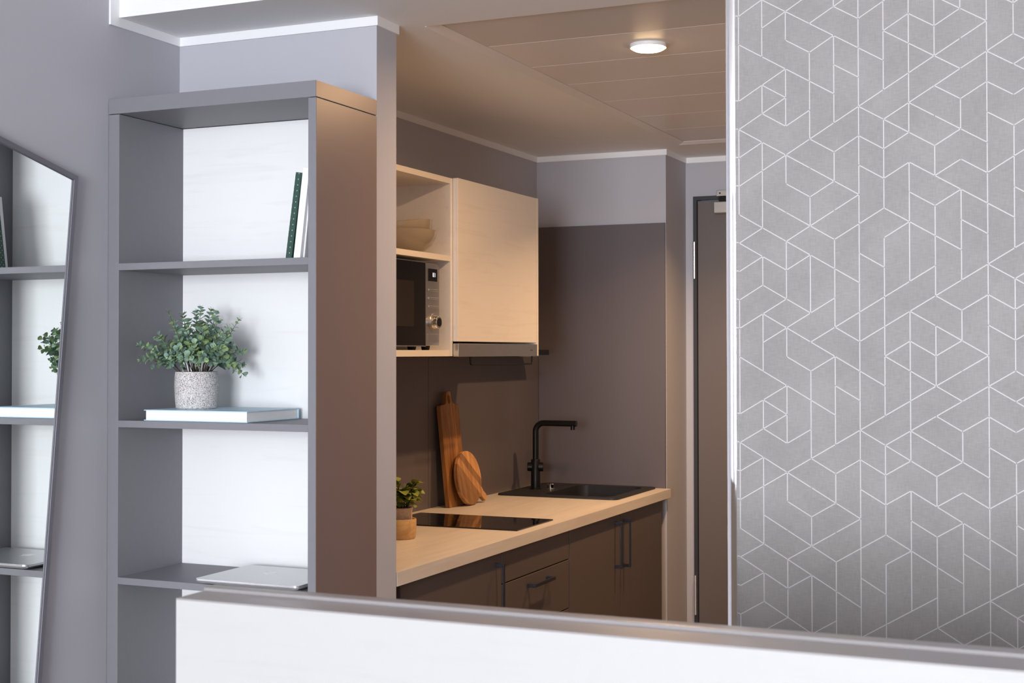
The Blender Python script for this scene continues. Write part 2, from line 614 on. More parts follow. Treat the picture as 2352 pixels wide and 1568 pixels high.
# ceilings: the high one over the room and the lowered one over shelf and corridor, open for the metal cassettes
PX0, PX1, PY0, PY1 = -1.741, -.84, 3.376, 5.762
ce = struct(box('ceiling', M['white_paint'], (XL - .1, XR + .15, -5.4, YS, ZR, ZR + .1)))
cl = struct(boxes('ceiling_lowered', M['white_paint'], [(XL, XR, YS, PY0, ZC, ZR + .1), (XL, PX0, PY0, PY1, ZC, ZR), (PX1, XW + .12, PY0, PY1, ZC, ZR),
                  (XL, XW + .12, PY1, YD + .12, ZC, ZR)]))
fr = MB()
zi = ZC + .012
pf = [(0, ZC - .0015), (.033, ZC + .008), (.033, ZC + .03), (0, ZC + .03)]
fr.prism([(PX0 + a, z) for a, z in pf], PY0, PY1, 'xz')
fr.prism([(PX1 - a, z) for a, z in pf], PY0, PY1, 'xz')
fr.box(PX0, PX1, PY0, PY0 + .003, ZC + .002, ZC + .03)
fr.prism([(PY1 - a * .9, z) for a, z in pf], PX0, PX1, 'yz')
tag(fr.build('cassette_frame', M['metal_ceiling'], cl))
ys = [3.388, 3.712, 4.040, 4.352, 4.700, 5.055, 5.395, 5.730]
ln = MB()
for i in range(7):
    g = .0014
    zz = ZC + .009
    box('ceiling_cassette', M['perforated'] if i == 0 else M['metal_ceiling'], (PX0 + .035, PX1 - .035, ys[i] + g, ys[i + 1] - g, zz, zz + .02), cl, bevel=.0015)
ln.box(PX0 + .03, PX1 - .03, PY0 + .004, PY1 - .004, ZC + .034, ZC + .05)
ln.build('cassette_backing', M['trim'], cl)

# white band trim where walls meet the lowered ceiling
t = .006
tr = [('trim_1', (XL, XL + t, 2.919, Y1, TZ, ZC)), ('trim_2', (XL + t, XE + t, Y1 - t, Y1, TZ, ZC)), ('trim_3', (XE, XE + t, Y1, Y1B + t, TZ, ZC)),
      ('trim_4', (XL, XL + t, Y1B, YK, TZ, ZC)), ('trim_5', (XL + t, -1.829 + t, YK - t, YK, TZ, ZC)), ('trim_6', (-1.829, -1.829 + t, YK, YD, TZ, ZC)),
      ('trim_7', (-1.829 + t, XW, YD - t, YD, TZ, ZC)), ('trim_8', (XL, XL + t, 2.919, YS, ZC, ZR))]
for n, b in tr:
    struct(box(n, M['trim'], b))

# polished metal corner strip of the wallpapered wall
cp = MB()
cp.prism([(-.7420, YW + .02), (-.7420, YW - .0060), (-.7412, YW - .0072), (-.7345, YW - .0080), (-.7335, YW - .0084), (-.7225, YW - .0064), (-.7212, YW - .0045), (-.7208, YW), (-.7208, YW + .02)], ZF, ZR - .001, 'xy')
tag(cp.build('corner_strip', M['chrome'], None, (XW - .01, YW, ZF), smooth=True), 'polished chrome corner strip running up the left edge of the patterned wallpaper', 'corner strip')

# ------------------------------------------------------------------ entrance door
dr = struct(boxes('door_1', M['door_frame'], [(-1.791, -1.774, YD - .012, YD + .06, ZF, .714), (-.90, -.883, YD - .012, YD + .06, ZF, .714), (-1.774, -.90, YD - .012, YD + .06, .697, .714)]))
box('door_leaf', M['door_leaf'], (-1.770, -.904, YD - .008, YD + .04, ZF + .008, .692), dr, bevel=.0015)
for z0, z1 in ((.336, .504), (-1.2, -1.021)):
    hg = MB()
    hl = z1 - z0
    for a, b in ((0, .21), (.225, .765), (.78, 1)):
        hg.tube([(-1.783, YD - .020, z0 + hl * a), (-1.783, YD - .020, z0 + hl * b)], .0075, 16)
    hg.tube([(-1.783, YD - .020, z0 + .002), (-1.783, YD - .020, z1 - .002)], .0055, 12)
    hg.build('hinge', M['satin'], dr, smooth=True)
dc = thing('door_closer', (-1.5, YD - .03, .63), 'silver door closer mounted on top of the dark entrance door', 'door closer')
box('closer_body', M['steel'], (-1.683, -1.45, YD - .055, YD - .009, .628, .682), dc, bevel=.004)
box('arm_bracket', M['steel'], (-1.672, -1.40, YD - .045, YD - .013, .706, .734), dc, bevel=.002)
q = MB()
q.tube([(-1.655, YD - .0455, .720), (-1.655, YD - .047, .720)], .004, 12)
q.build('screw', M['black_matt'], dc)
box('slide_arm', M['black_matt'], (-1.660, -1.42, YD - .05, YD - .03, .684, .702), dc, bevel=.001)
hd = MB()
hd.tube([(-.98, YD - .009, -.45), (-.98, YD - .06, -.45), (-1.10, YD - .06, -.45)], .009, 12)
hd.build('handle', M['satin'], dr, smooth=True)

# ------------------------------------------------------------------ kitchen: wall panels, worktop, units
box('panel', M['splash'], (XL + .014, -1.831, YK - .012, YK, -.60, .570), wk)
for a, b in ((Y1B + .004, 4.747), (4.750, YK - .012)):
    box('panel', M['splash'], (XL, XL + .012, a, b, -.60, -.02), wl)
wt = MB()
SX0, SX1, SY0, SY1 = -2.402, -1.866, 5.300, 5.838     # sink cut
HX0, HX1, HY0, HY1 = -2.385, -1.852, 4.262, 4.587     # hob
bx0, bx1, by0, by1 = -2.215, -1.905, 5.345, 5.795     # basin
for b in ((XL + .013, XE, Y1B + .006, by0), (XL + .013, bx0, by0, by1), (bx1, XE, by0, by1), (XL + .013, XE, by1, YK - .013)):
    wt.box(b[0], b[1], b[2], b[3], -.638, -.60)
tag(wt.build('worktop', M['worktop'], None, (-2.1, 4.6, -.638)), 'pale oak worktop running along the kitchen wall below the wall cabinets', 'worktop')

FX = -1.826


def handle(parent, p0, p1, door_x, reach=.031, w=.010):
    """square D-handle from p0 to p1 (Y, z)"""
    q = MB()
    (ya, za), (yb, zb) = p0, p1
    h = w / 2
    if ya == yb:
        q.box(door_x + reach - w * .6, door_x + reach, ya - h, ya + h, min(za, zb), max(za, zb))
        for z in (min(za, zb) + h * 1.2, max(za, zb) - h * 1.2):
            q.box(door_x, door_x + reach - w * .6, ya - h, ya + h, z - h * 1.2, z + h * 1.2)
    else:
        q.box(door_x + reach - w * .6, door_x + reach, ya, yb, za - h, za + h)
        for y in (ya + h * 1.2, yb - h * 1.2):
            q.box(door_x, door_x + reach - w * .6, y - h * 1.2, y + h * 1.2, za - h, za + h)
    return q.build('handle', M['black_handle'], parent, bevel=.001)


def carcass(t, y0, y1):
    q = MB()
    q.box(XL + .05, FX - .02, y0 + .001, y0 + .017, -1.40, -.64)
    q.box(XL + .05, FX - .02, y1 - .017, y1 - .001, -1.40, -.64)
    q.box(XL + .05, FX - .02, y0 + .017, y1 - .017, -1.40, -1.384)
    q.box(XL + .05, XL + .06, y0 + .017, y1 - .017, -1.384, -.64)
    q.build('body', M['taupe'], t)
    box('plinth', M['taupe'], (FX - .09, FX - .075, y0, y1, ZF, -1.40), t)


def front(name, t, y0, y1, z0, z1):
    return box(name, M['taupe'], (FX - .019, FX, y0 + .0015, y1 - .0015, z0, z1), t, bevel=.0012)


u1 = thing('base_cabinet', (-2.1, 3.72, ZF), 'taupe base cabinet with one tall door nearest the middle wall', 'cabinet', 'base cabinets under the worktop')
carcass(u1, 3.39, 4.076)
d = front('door', u1, 3.39, 4.076, -1.39, -.643)
handle(d, (4.031, -.672), (4.031, -.860), FX)
u2 = thing('base_cabinet', (-2.1, 4.376, ZF), 'taupe base cabinet with drawers and one horizontal black handle, below the hob', 'cabinet', 'base cabinets under the worktop')
carcass(u2, 4.076, 4.676)
front('fascia', u2, 4.078, 4.674, -.745, -.643)
d = front('drawer', u2, 4.078, 4.674, -.921, -.749)
handle(d, (4.284, -.783), (4.468, -.783), FX, w=.012)
d = front('drawer', u2, 4.078, 4.674, -1.39, -.925)
handle(d, (4.284, -.965), (4.468, -.965), FX, w=.012)
u3 = thing('base_cabinet', (-2.1, 5.23, ZF), 'taupe base cabinet with two doors and a pair of upright black handles, below the sink', 'cabinet', 'base cabinets under the worktop')
carcass(u3, 4.676, 5.779)
d = front('door', u3, 4.678, 5.233, -1.39, -.643)
handle(d, (5.172, -.668), (5.172, -.852), FX)
d = front('door', u3, 5.236, 5.777, -1.39, -.643)
handle(d, (5.272, -.668), (5.272, -.860), FX)

# hob
hb = thing('hob', (-2.12, 4.42, -.6), 'black glass hob set flat into the oak worktop', 'hob')
q = MB()
q.prism(rrect(HX0, HX1, HY0, HY1, .004, 3), -.5995, -.5955, 'xy')
q.build('glass', M['black_glass'], hb, bevel=.0008)
q = MB()
for cx_ in (-2.25, -2.04):
    n = 40
    rr_ = .078
    vs = []
    for k in range(n):
        for r in (rr_, rr_ + .0012):
            vs.append((cx_ + r * math.cos(2 * math.pi * k / n), 4.425 + r * math.sin(2 * math.pi * k / n), -.5953))
    q.add(vs, [(2 * k, 2 * k + 1, (2 * k + 3) % (2 * n), (2 * k + 2) % (2 * n)) for k in range(n)])
q.build('ring_print', mat('hob_print', (.05, .05, .05), .3), hb)

# sink with drainer deck
sk = thing('sink', (-2.12, 5.57, -.6), 'black composite sink set into the worktop at the far end', 'sink')
q = MB()
outer = rrect(SX0, SX1, SY0, SY1, .03, 6)
inner = rrect(bx0 + .004, bx1 - .004, by0 + .004, by1 - .004, .045, 6)
n = len(outer)
zt = -.5925
vs = [(*p, -.6) for p in outer] + [(p[0] * .995 + -2.12 * .005, p[1] * .995 + 5.57 * .005, zt) for p in outer] + [(*p, zt) for p in inner] + \
     [(p[0], p[1], -.63) for p in inner] + [(p[0] * .93 + (bx0 + bx1) / 2 * .07, p[1] * .93 + (by0 + by1) / 2 * .07, -.775) for p in inner]
fs = []
for lv in range(4):
    for k in range(n):
        a, b = lv * n + k, lv * n + (k + 1) % n
        fs.append((a, b, b + n, a + n))
fs.append([4 * n + k for k in range(n)])
q.add(vs, fs)
q.build('basin', M['sink_black'], sk, smooth=True)
q = MB()
q.lathe([(0, .006), (.030, .006), (.034, .003), (.036, 0), (0, 0)], ((bx0 + bx1) / 2, (by0 + by1) / 2, -.7745), 32)
q.build('drain', M['satin'], sk, smooth=True)
q = MB()
q.lathe([(0, 0), (.019, 0), (.019, .003), (.015, .004), (.015, .020), (.013, .0225), (0, .0225)], (-2.262, 5.570, zt), 32)
q.build('drain_knob', M['chrome'], sk, smooth=True)

# tap
fx, fy = -2.322, 5.545
fa = thing('kitchen_tap', (fx, fy, zt), 'matt black kitchen tap with a bent square-cornered spout behind the sink', 'tap')
q = MB()
q.lathe([(0, 0), (.026, 0), (.026, .004), (.0205, .006), (.0200, .125), (.0185, .128), (0, .128)], (fx, fy, zt), 32)
q.build('body', M['black_matt'], fa, smooth=True)
pts = [(fx, fy, zt + .125), (fx, fy, -.345)]
for k in range(9):
    a = math.radians(90 * k / 8)
    pts.append((fx + .038 * (1 - math.cos(a)), fy, -.345 + .038 * math.sin(a)))
pts.append((fx + .190, fy, -.307))
q = MB()
q.tube(pts, .0128, 24)
q.build('spout', M['black_matt'], fa, smooth=True)
q = MB()
q.tube([(fx + .173, fy, -.312), (fx + .173, fy, -.334)], .0095, 20)
q.build('aerator', M['black_matt'], fa, smooth=True)
q = MB()
q.tube([(fx - .034, fy - .010, -.497), (fx - .013, fy - .003, -.497)], [.019, .020], 24)
q.build('mixer_knob', M['black_matt'], fa, bevel=.001)
q = MB()
q.tube([(fx + .012, fy + .003, -.497), (fx + .032, fy + .01, -.497)], [.020, .019], 24)
q.build('mixer_knob', M['black_matt'], fa, bevel=.001)

# small black wall shelf beyond the wall cabinets
tag(box('wall_shelf', M['black_matt'], (XL + .0125, -2.303, 4.91, 5.655, -.013, .010), None, bevel=.001), 'thin black wall shelf in the kitchen corner beyond the oak cabinet', 'shelf')

# ------------------------------------------------------------------ wall cabinets
WB, WT, WF = -.014, .602, -2.115
oc = thing('open_wall_cabinet', (-2.28, 4.0, WB), 'pale oak open wall cabinet holding the microwave and the bowls', 'cabinet')
OY0, OY1 = 3.50, 4.308
box('side_panel', M['side_daylit'], (XL + .002, WF, OY1 - .018, OY1, WB, WT), oc)
box('side_panel', M['white_wood_y'], (XL + .002, WF, OY0, OY0 + .018, WB, WT), oc)
box('top_panel', M['white_wood_y'], (XL + .002, WF, OY0 + .018, OY1 - .018, WT - .019, WT), oc)
box('bottom_panel', M['white_wood_y'], (XL + .002, WF, OY0 + .018, OY1 - .018, WB, .007), oc)
box('shelf', M['white_wood_y'], (XL + .010, WF, OY0 + .018, OY1 - .018, .314, .333), oc)
boxes('back_panel', M['white_wood_y'], [(XL + .002, XL + .009, OY0 + .018, OY1 - .018, .007, WT - .019)], oc)
wc = thing('wall_cabinet', (-2.28, 4.67, WB), 'pale oak wall cabinet with a closed door above the cooker hood', 'cabinet')
CY0, CY1, CF = 4.309, 5.034, -2.095
box('side_panel', M['white_wood_y'], (XL + .002, CF, CY1 - .018, CY1, WB, WT + .003), wc)
box('side_panel', M['side_daylit'], (XL + .002, CF - .021, CY0, CY0 + .018, .040, WT + .001), wc)
box('top_panel', M['white_wood_y'], (XL + .002, CF - .021, CY0 + .018, CY1 - .018, WT - .018, WT + .001), wc)
box('bottom_panel', M['white_wood_y'], (XL + .002, CF - .021, CY0 + .018, CY1 - .018, .040, .058), wc)
box('door', M['white_wood_y'], (CF - .019, CF, CY0 + .001, CY1 - .0205, .037, WT + .002), wc, bevel=.0008)
box('daylit_door_edge', M['side_daylit'], (CF - .019, CF - .001, CY0 + .0004, CY0 + .001, .038, WT + .001), wc)  # added thin sheet, painted pale for the daylight on the door's near edge
ho = thing('cooker_hood', (-2.27, 4.66, WB), 'slim stainless steel cooker hood under the closed oak wall cabinet', 'cooker hood')
box('body', M['steel'], (XL + .03, CF - .018, CY0 + .004, CY1 - .022, -.006, .026), ho)
box('front_visor', M['steel'], (CF - .018, CF + .003, CY0 - .001, CY1 - .0195, WB - .002, .030), ho, bevel=.001)
q = MB()
for k, w in enumerate((.006, .006, .006)):
    q.box(CF + .0032, CF + .0036, 4.945 + k * .008, 4.945 + k * .008 + w, .006, .0085)
q.build('badge', M['black_handle'], ho)
hr = [(CF - .006, 4.424, -.014)]
for (yy, zz) in ((4.424, -.038), (4.426, -.043), (4.431, -.0455), (4.975, -.0455), (4.980, -.043), (4.982, -.038)):
    hr.append((CF - .006, yy, zz))
hr.append((CF - .006, 4.982, -.014))
q = MB()
q.tube(hr, .0032, 10)
tag(q.build('rail', M['black_matt'], ho, smooth=True))

# microwave
mx0, mx1, my0, my1, mz0, mz1 = -2.42, -2.140, 3.775, 4.236, .022, .300
mw = thing('microwave', (-2.28, 4.0, .007), 'microwave with black glass door and steel control panel in the open oak cabinet', 'microwave')
box('body', M['steel'], (mx0, mx1 - .004, my0, my1, mz0 + .004, mz1 - .003), mw, bevel=.004)
q = MB()
q.box(mx1 - .004, mx1 + .012, my0, 4.128, mz0, mz1)
q.build('door', M['black_glass'], mw, bevel=.001)
q = MB()
q.box(mx1 + .0122, mx1 + .0126, my0 + .05, 4.045, .085, .235)
q.build('window', mat('mw_window', (.022, .016, .012), .12), mw)
q = MB()
q.box(mx1 + .004, mx1 + .0128, my0, 4.128, mz0 - .003, mz0)
q.box(mx1 + .004, mx1 + .0128, my0, 4.128, mz1, mz1 + .002)
q.box(mx1 + .004, mx1 + .0128, 4.128, 4.1305, mz0 - .003, mz1 + .002)
q.build('door_trim', M['steel'], mw)
q = MB()
pp = []
for a, z in ((4.132, mz0), (4.232, mz0), (4.236, mz0 + .004)):
    pp.append((a, z))
for k in range(7):
    an = math.radians(90 * k / 6)
    pp.append((4.236 - .022 + .022 * math.cos(an), mz1 - .022 + .022 * math.sin(an)))
pp.append((4.132, mz1))
q.prism(pp, mx1 - .004, mx1 + .010, 'yz')
q.build('control_panel', M['steel'], mw, bevel=.0015)
fx_ = mx1 + .010
q = MB()
q.box(fx_, fx_ + .001, 4.152, 4.218, .240, .282)
dsp = q.build('display', M['black_glass'], mw)
q = MB()


def seg7(q, ch, y, z, w, h, th, x):
    m_ = {'1': 'bc', '8': 'abcdefg', '7': 'abc', '9': 'abcdfg'}[ch]
    S_ = {'a': (y, y + w, z + h - th, z + h), 'd': (y, y + w, z, z + th), 'g': (y, y + w, z + h / 2 - th / 2, z + h / 2 + th / 2),
          'f': (y, y + th, z + h / 2, z + h), 'e': (y, y + th, z, z + h / 2), 'b': (y + w - th, y + w, z + h / 2, z + h), 'c': (y + w - th, y + w, z, z + h / 2)}
    for k in m_:
        a = S_[k]
        q.box(x, x + .0004, *a)


for ch, yy in (('1', 4.178), ('8', 4.189), ('1', 4.197)):
    seg7(q, ch, yy, .255, .0062, .014, .0011, fx_ + .0011)
q.build('digits', M['digit'], dsp)
for zz in (.206, .178, .150):
    box('button', M['steel'], (fx_, fx_ + .004, 4.150, 4.224, zz, zz + .007), mw, bevel=.0015)
q = MB()
q.tube([(fx_, 4.188, .101), (fx_ + .004, 4.188, .101)], .030, 36)
q.build('dial_ring', M['steel'], mw, bevel=.001)
q = MB()
q.tube([(fx_ + .004, 4.188, .101), (fx_ + .024, 4.188, .101)], [.024, .021], 36)
q.build('dial', M['chrome'], mw, bevel=.0015)
q = MB()
q.tube([(fx_ + .024, 4.188, .101), (fx_ + .0255, 4.188, .101)], [.015, .0145], 32)
q.build('dial_cap', M['black_glass'], mw)
boxes('open_button', M['steel'], [(fx_, fx_ + .0015, 4.146, 4.224, .032, .062)], mw, bevel=.001)
for yy in (3.82, 4.10, 4.20):
    q = MB()
    q.lathe([(0, 0), (.013, 0), (.016, .015), (0, .015)], (-2.165, yy, .007), 20)
    q.build('foot', M['rubber'], mw, smooth=True)


# bowls
def bowl(label, c, R, h, tilt, name='bowl'):
    q = MB()
    prof = [(0, 0), (R * .42, 0), (R * .64, h * .12), (R * .85, h * .38), (R * .96, h * .68), (R, h), (R - .004, h + .0015), (R * .96 - .006, h * .68),
            (R * .85 - .006, h * .42), (R * .62, h * .17), (R * .40, .006), (0, .006)]
    pr = []
    for i in range(len(prof) - 1):
        for t_ in (0, .5):
            pr.append(tuple(prof[i][j] * (1 - t_) + prof[i + 1][j] * t_ for j in (0, 1)))
    pr.append(prof[-1])
    q.T = Matrix.Translation(c) @ Matrix.Rotation(tilt[0], 4, Vector(tilt[1])) if tilt else Matrix.Translation(c)
    q.lathe(pr, (0, 0, 0), 56)
    o = q.build(name, M['bowl'], None, c, smooth=True)
    return tag(o, label, 'bowl', 'stacked bowls in the open wall cabinet')


BC = (-2.238, 4.168, .3335)
bowl('translucent stoneware bowl standing on the cabinet shelf, lower of the two stacked', BC, .120, .080, None)
bowl('translucent stoneware bowl tilted inside the other, upper of the two stacked', (-2.238, 4.166, .359), .117, .076, (math.radians(8), (.40, -.916, 0)))


# ------------------------------------------------------------------ cutting boards
def board_frame(base, lean, yaw=0):
    """local x: towards the room, y: along the wall, z: up the board; leans back onto the wall"""
    return Matrix.Translation(base) @ Matrix.Rotation(yaw, 4, 'Z') @ Matrix.Rotation(-lean, 4, 'Y')


q = MB()
T = board_frame((-2.374, 4.868, -.600), math.radians(5.6))
half = [(0, 0), (.074, 0), (.078, .003), (.080, .385), (.076, .395), (.036, .399), (.027, .405), (.023, .418), (.021, .438), (.016, .446), (0, .448)]
harc = [(.0130 * math.sin(math.pi * k / 10), .418 + .019 * math.cos(math.pi * k / 10)) for k in range(11)]   # top of the hole down to its foot
q.T = T
for sgn in (1, -1):
    loop = [(a_ * sgn, b_) for a_, b_ in half + harc]
    m_ = len(loop)
    q.add([(x, *p) for x in (-.009, .009) for p in loop],
          [list(range(m_)), list(range(m_, 2 * m_))] + [(k, k + 1, m_ + k + 1, m_ + k) for k in range(m_ - 1) if k != len(half) - 1])
o = q.build('cutting_board', M['acacia'], None, (-2.374, 4.868, -.600), bevel=.0012)
tag(o, 'tall rectangular acacia cutting board with a holed handle leaning on the kitchen wall', 'cutting board', 'cutting boards leaning on the splash panel')

q = MB()
q.T = board_frame((-2.330, 4.915, -.600), math.radians(9)) @ Matrix.Translation((0, 0, .1075))
pts = []
hd_ = math.radians(-36)
for k in range(40):
    a = hd_ + math.radians(14) + (2 * math.pi - math.radians(28)) * k / 39
    pts.append((.106 * math.cos(a), .106 * math.sin(a)))
for r_, off in ((.122, .016), (.150, .0155), (.157, .010), (.158, 0), (.157, -.010), (.150, -.0155), (.122, -.016)):
    a = hd_
    pts.append((r_ * math.cos(a) + off * math.sin(a), r_ * math.sin(a) - off * math.cos(a)))
q.prism(pts, -.008, .008, 'yz')
o = q.build('cutting_board', M['acacia_round'], None, (-2.33, 4.915, -.5), bevel=.002, seg=3)
tag(o, 'round striped acacia cutting board with a short handle resting on the worktop', 'cutting board', 'cutting boards leaning on the splash panel')


# ------------------------------------------------------------------ plants
def leaf_mesh(name, w, l, m, cup=.18, tip=.0):
    """rounded leaf growing along +Y from the origin, cupped, with a midrib crease"""
    vs, fs = [], []
    rows = [(0, .06), (.15, .62), (.38, .96), (.60, 1.0), (.82, .74), (1, .12 + tip)]
    for t_, ww in rows:
        y = l * t_
        for sx in (-1, -.5, 0, .5, 1):
            vs.append((sx * w / 2 * ww, y, cup * w * (abs(sx) ** 1.6) * ww * .5 + .10 * l * math.sin(t_ * 3)))
    for i in range(5):
        for j in range(4):
            a = i * 5 + j
            fs.append((a, a + 1, a + 6, a + 5))
    me = bpy.data.meshes.new(name)
    me.from_pydata(vs, [], fs)
    me.materials.append(m)
    for p in me.polygons:
        p.use_smooth = True
    return me


def frame_from(d, n):
    d = d.normalized()
    n = (n - d * n.dot(d))
    n = n.normalized() if n.length > 1e-4 else d.orthogonal().normalized()
    x = d.cross(n)
    return Matrix((x, d, n)).transposed()


def put_leaf(me, root, p, d, n, s):
    o = bpy.data.objects.new('leaf', me)
    o.parent = root
    o.matrix_local = Matrix.Translation(p + Vector((0, 0, H)) - world_loc(root)) @ frame_from(d, n).to_4x4() @ Matrix.Scale(s, 4)
    C.objects.link(o)
    return o


rnd = random.Random(7)
PC = Vector((-2.243, 3.028, -.149))
pl = thing('potted_eucalyptus', PC, 'bushy artificial eucalyptus in a speckled grey stone pot standing on the pale blue book', 'plant')
q = MB()
prof = [(0, 0), (.050, 0), (.0535, .003), (.0560, .030), (.0572, .060), (.0565, .088), (.0550, .0975), (.0535, .0985), (.0520, .0970), (.0520, .085), (0, .085)]
q.lathe(prof, PC, 56)
q.build('pot', M['pot'], pl, smooth=True)
q = MB()
q.lathe([(0, .0905), (.030, .0895), (.0515, .0875), (.0515, .0855), (0, .0855)], PC, 32)
q.build('soil', M['soil'], pl, smooth=True)
RV = Vector((math.cos(.41347), math.sin(.41347), 0))       # across the plant as the camera sees it
FV = Vector((-math.sin(.41347), math.cos(.41347), 0))
K = 852.0
tips = [  # px x, px y of the branch tip, depth offset, sag
    (326, 792, -.02, .01), (330, 826, -.03, .02), (350, 842, .01, .03), (342, 812, .035, .0), (384, 716, .01, -.01), (372, 770, -.045, .0), (352, 778, .04, 0),
    (424, 722, -.02, 0), (446, 716, .02, 0), (462, 708, -.01, 0), (478, 712, .03, 0), (496, 720, 0, 0), (410, 745, -.055, .0),
    (548, 734, .0, -.01), (528, 762, -.04, 0), (540, 796, -.035, .01), (556, 806, .02, .01), (560, 862, -.01, .05), (552, 838, .03, .03), (530, 828, -.05, .03),
    (440, 760, -.065, 0), (480, 757, -.068, 0), (462, 790, -.075, .01), (425, 800, -.075, .01), (500, 800, -.07, .01), (448, 822, -.078, .03), (482, 826, -.075, .03),
    (400, 818, -.065, .03), (520, 752, .03, 0), (405, 752, .035, 0), (452, 742, .05, 0), (436, 738, -.03, 0), (506, 736, -.03, 0), (470, 770, .06, 0), (386, 790, .055, .01), (516, 790, .055, .01),
    (366, 806, -.055, .01), (500, 765, .0, 0), (430, 775, .0, 0), (544, 850, -.04, .05), (536, 776, -.08, 0), (528, 800, -.085, .01), (520, 770, -.075, 0), (430, 842, -.06, .06), (468, 840, -.065, .06), (500, 836, -.06, .05), (402, 838, -.05, .05), (450, 800, -.05, .02)]
lm = [leaf_mesh('leaf_a', .0240, .0230, M['leaf1']), leaf_mesh('leaf_b', .0222, .0215, M['leaf2']), leaf_mesh('leaf_c', .0215, .0225, M['leaf3']), leaf_mesh('leaf_d', .0085, .0165, M['leaf2'], tip=-.1)]
stems = MB()
cnt = 0
specs = []
for ti, (px, py, dep, sag) in enumerate(tips):
    tip = PC + RV * ((px - 451) / K) + FV * dep
    tip.z = -.149 + (937 - py) / K
    if tip.y > 3.17:
        tip.y = 3.17
    tip.x = max(tip.x, -2.395)
    a0 = rnd.uniform(0, 2 * math.pi)
    base = PC + Vector((.030 * math.cos(a0), .030 * math.sin(a0), .088)) * 1
    base = Vector((PC.x + (tip.x - PC.x) * .22 + .008 * math.cos(a0), PC.y + (tip.y - PC.y) * .3 + .008 * math.sin(a0), -.062))
    mid = base.lerp(tip, .5) + Vector((0, 0, .022 + sag * .9))
    pts = []
    N = 9
    for k in range(N + 1):
        t_ = k / N
        pts.append(base * (1 - t_) ** 2 + mid * 2 * t_ * (1 - t_) + tip * t_ * t_)
    stems.tube(pts, [.0014 - .0009 * k / N for k in range(N + 1)], 5)
    length = sum((pts[k + 1] - pts[k]).length for k in range(N))
    nodes = max(4, int(length * .78 / .0118))
    thin = ti in (13, 4)
    for j in range(nodes):
        t_ = .24 + .76 * (j + .5) / nodes
        i = min(int(t_ * N), N - 1)
        f = t_ * N - i
        p = pts[i].lerp(pts[i + 1], f)
        d = (pts[i + 1] - pts[i]).normalized()
        side = d.orthogonal().normalized()
        side = Matrix.Rotation(j * 1.57 + rnd.uniform(-.4, .4) + ti, 3, d) @ side
        sc = (1.02 - .42 * (t_ - .3) / .7) * rnd.uniform(.85, 1.15)
        for sg in (-1, 1):
            ld = side * sg + d * rnd.uniform(.35, .8) + Vector((0, 0, rnd.uniform(-.1, .2)))
            nn = d + Vector((rnd.uniform(-.3, .3), rnd.uniform(-.3, .3), rnd.uniform(-.1, .4)))
            me = lm[3] if thin and t_ > .55 else rnd.choice((lm[0], lm[0], lm[1], lm[2]))
            specs.append((me, p + side * sg * .0015, ld, nn, sc))
    d = (pts[-1] - pts[-2]).normalized()
    for sg in (-1, 1):
        specs.append((lm[3], tip, d + d.orthogonal() * .5 * sg, d.orthogonal(), .55))
stems.build('stems', M['stem'], pl, smooth=True)
specs = [s_ for s_ in specs if s_[1].y < 3.176 and s_[1].x > -2.402]
specs.sort(key=lambda s_: (s_[1].dot(FV)) - s_[4] * .02)
for s_ in specs[:300]:
    put_leaf(s_[0], pl, *s_[1:])
q = MB()
mi_ = {m_.name: i for i, m_ in enumerate(lm)}
for me, p, d, n, s_ in specs[300:]:
    T_ = Matrix.Translation(p) @ frame_from(d, n).to_4x4() @ Matrix.Scale(s_, 4)
    q.T = T_
    q.add([v.co for v in me.vertices], [list(f.vertices) for f in me.polygons], {0: 0, 1: 1, 2: 2, 3: 1}[lm.index(me)])
if q.f:
    tag(q.build('inner_leaves', [M['leaf1'], M['leaf2'], M['leaf3']], pl, smooth=True), kind='stuff')

# kitchen plant
KC = Vector((-2.122, 3.955, -.5995))
kp = thing('potted_herb', KC, 'small leafy green plant in a turned wooden pot beside the hob', 'plant')
q = MB()
q.lathe([(0, 0), (.040, 0), (.0425, .004), (.045, .030), (.045, .062), (.0435, .064), (.040, .062), (.039, .05), (0, .05)], KC, 48)
q.build('pot', M['kpot'], kp, smooth=True)
q = MB()
q.lathe([(0, .051), (.030, .051), (.0325, .06), (.031, .085), (.034, .098), (.031, .100), (.028, .088), (0, .085)], KC, 14)
q.build('wrapping', M['burlap'], kp, smooth=False)
km = [leaf_mesh('leaf_e', .030, .034, M['kleaf'], cup=.3, tip=.05), leaf_mesh('leaf_f', .026, .030, M['kleaf2'], cup=.3, tip=.05)]
q = MB()
kl = []
for i in range(26):
    a = i * 2.4
    el = math.radians(rnd.uniform(15, 80))
    R_ = rnd.uniform(.045, .072)
    tip = KC + Vector((R_ * math.cos(a) * math.cos(el), R_ * math.sin(a) * math.cos(el), .095 + .092 * math.sin(el)))
    base = KC + Vector((.012 * math.cos(a), .012 * math.sin(a), .085))
    q.tube([base, base.lerp(tip, .5) + Vector((0, 0, .012)), tip], .0011, 5)
    for j in range(5):
        t_ = .45 + .14 * j
        p = base.lerp(tip, min(t_, 1))
        dd = Vector((math.cos(a + rnd.uniform(-1.4, 1.4)), math.sin(a + rnd.uniform(-1.4, 1.4)), rnd.uniform(-.5, .6)))
        kl.append((rnd.choice((km[0], km[0], km[1])), p, dd, Vector((rnd.uniform(-.5, .5), rnd.uniform(-.5, .5), 1)), rnd.uniform(.7, 1.15)))
q.build('stems', M['stem'], kp, smooth=True)
for s_ in kl:
    put_leaf(s_[0], kp, *s_[1:])

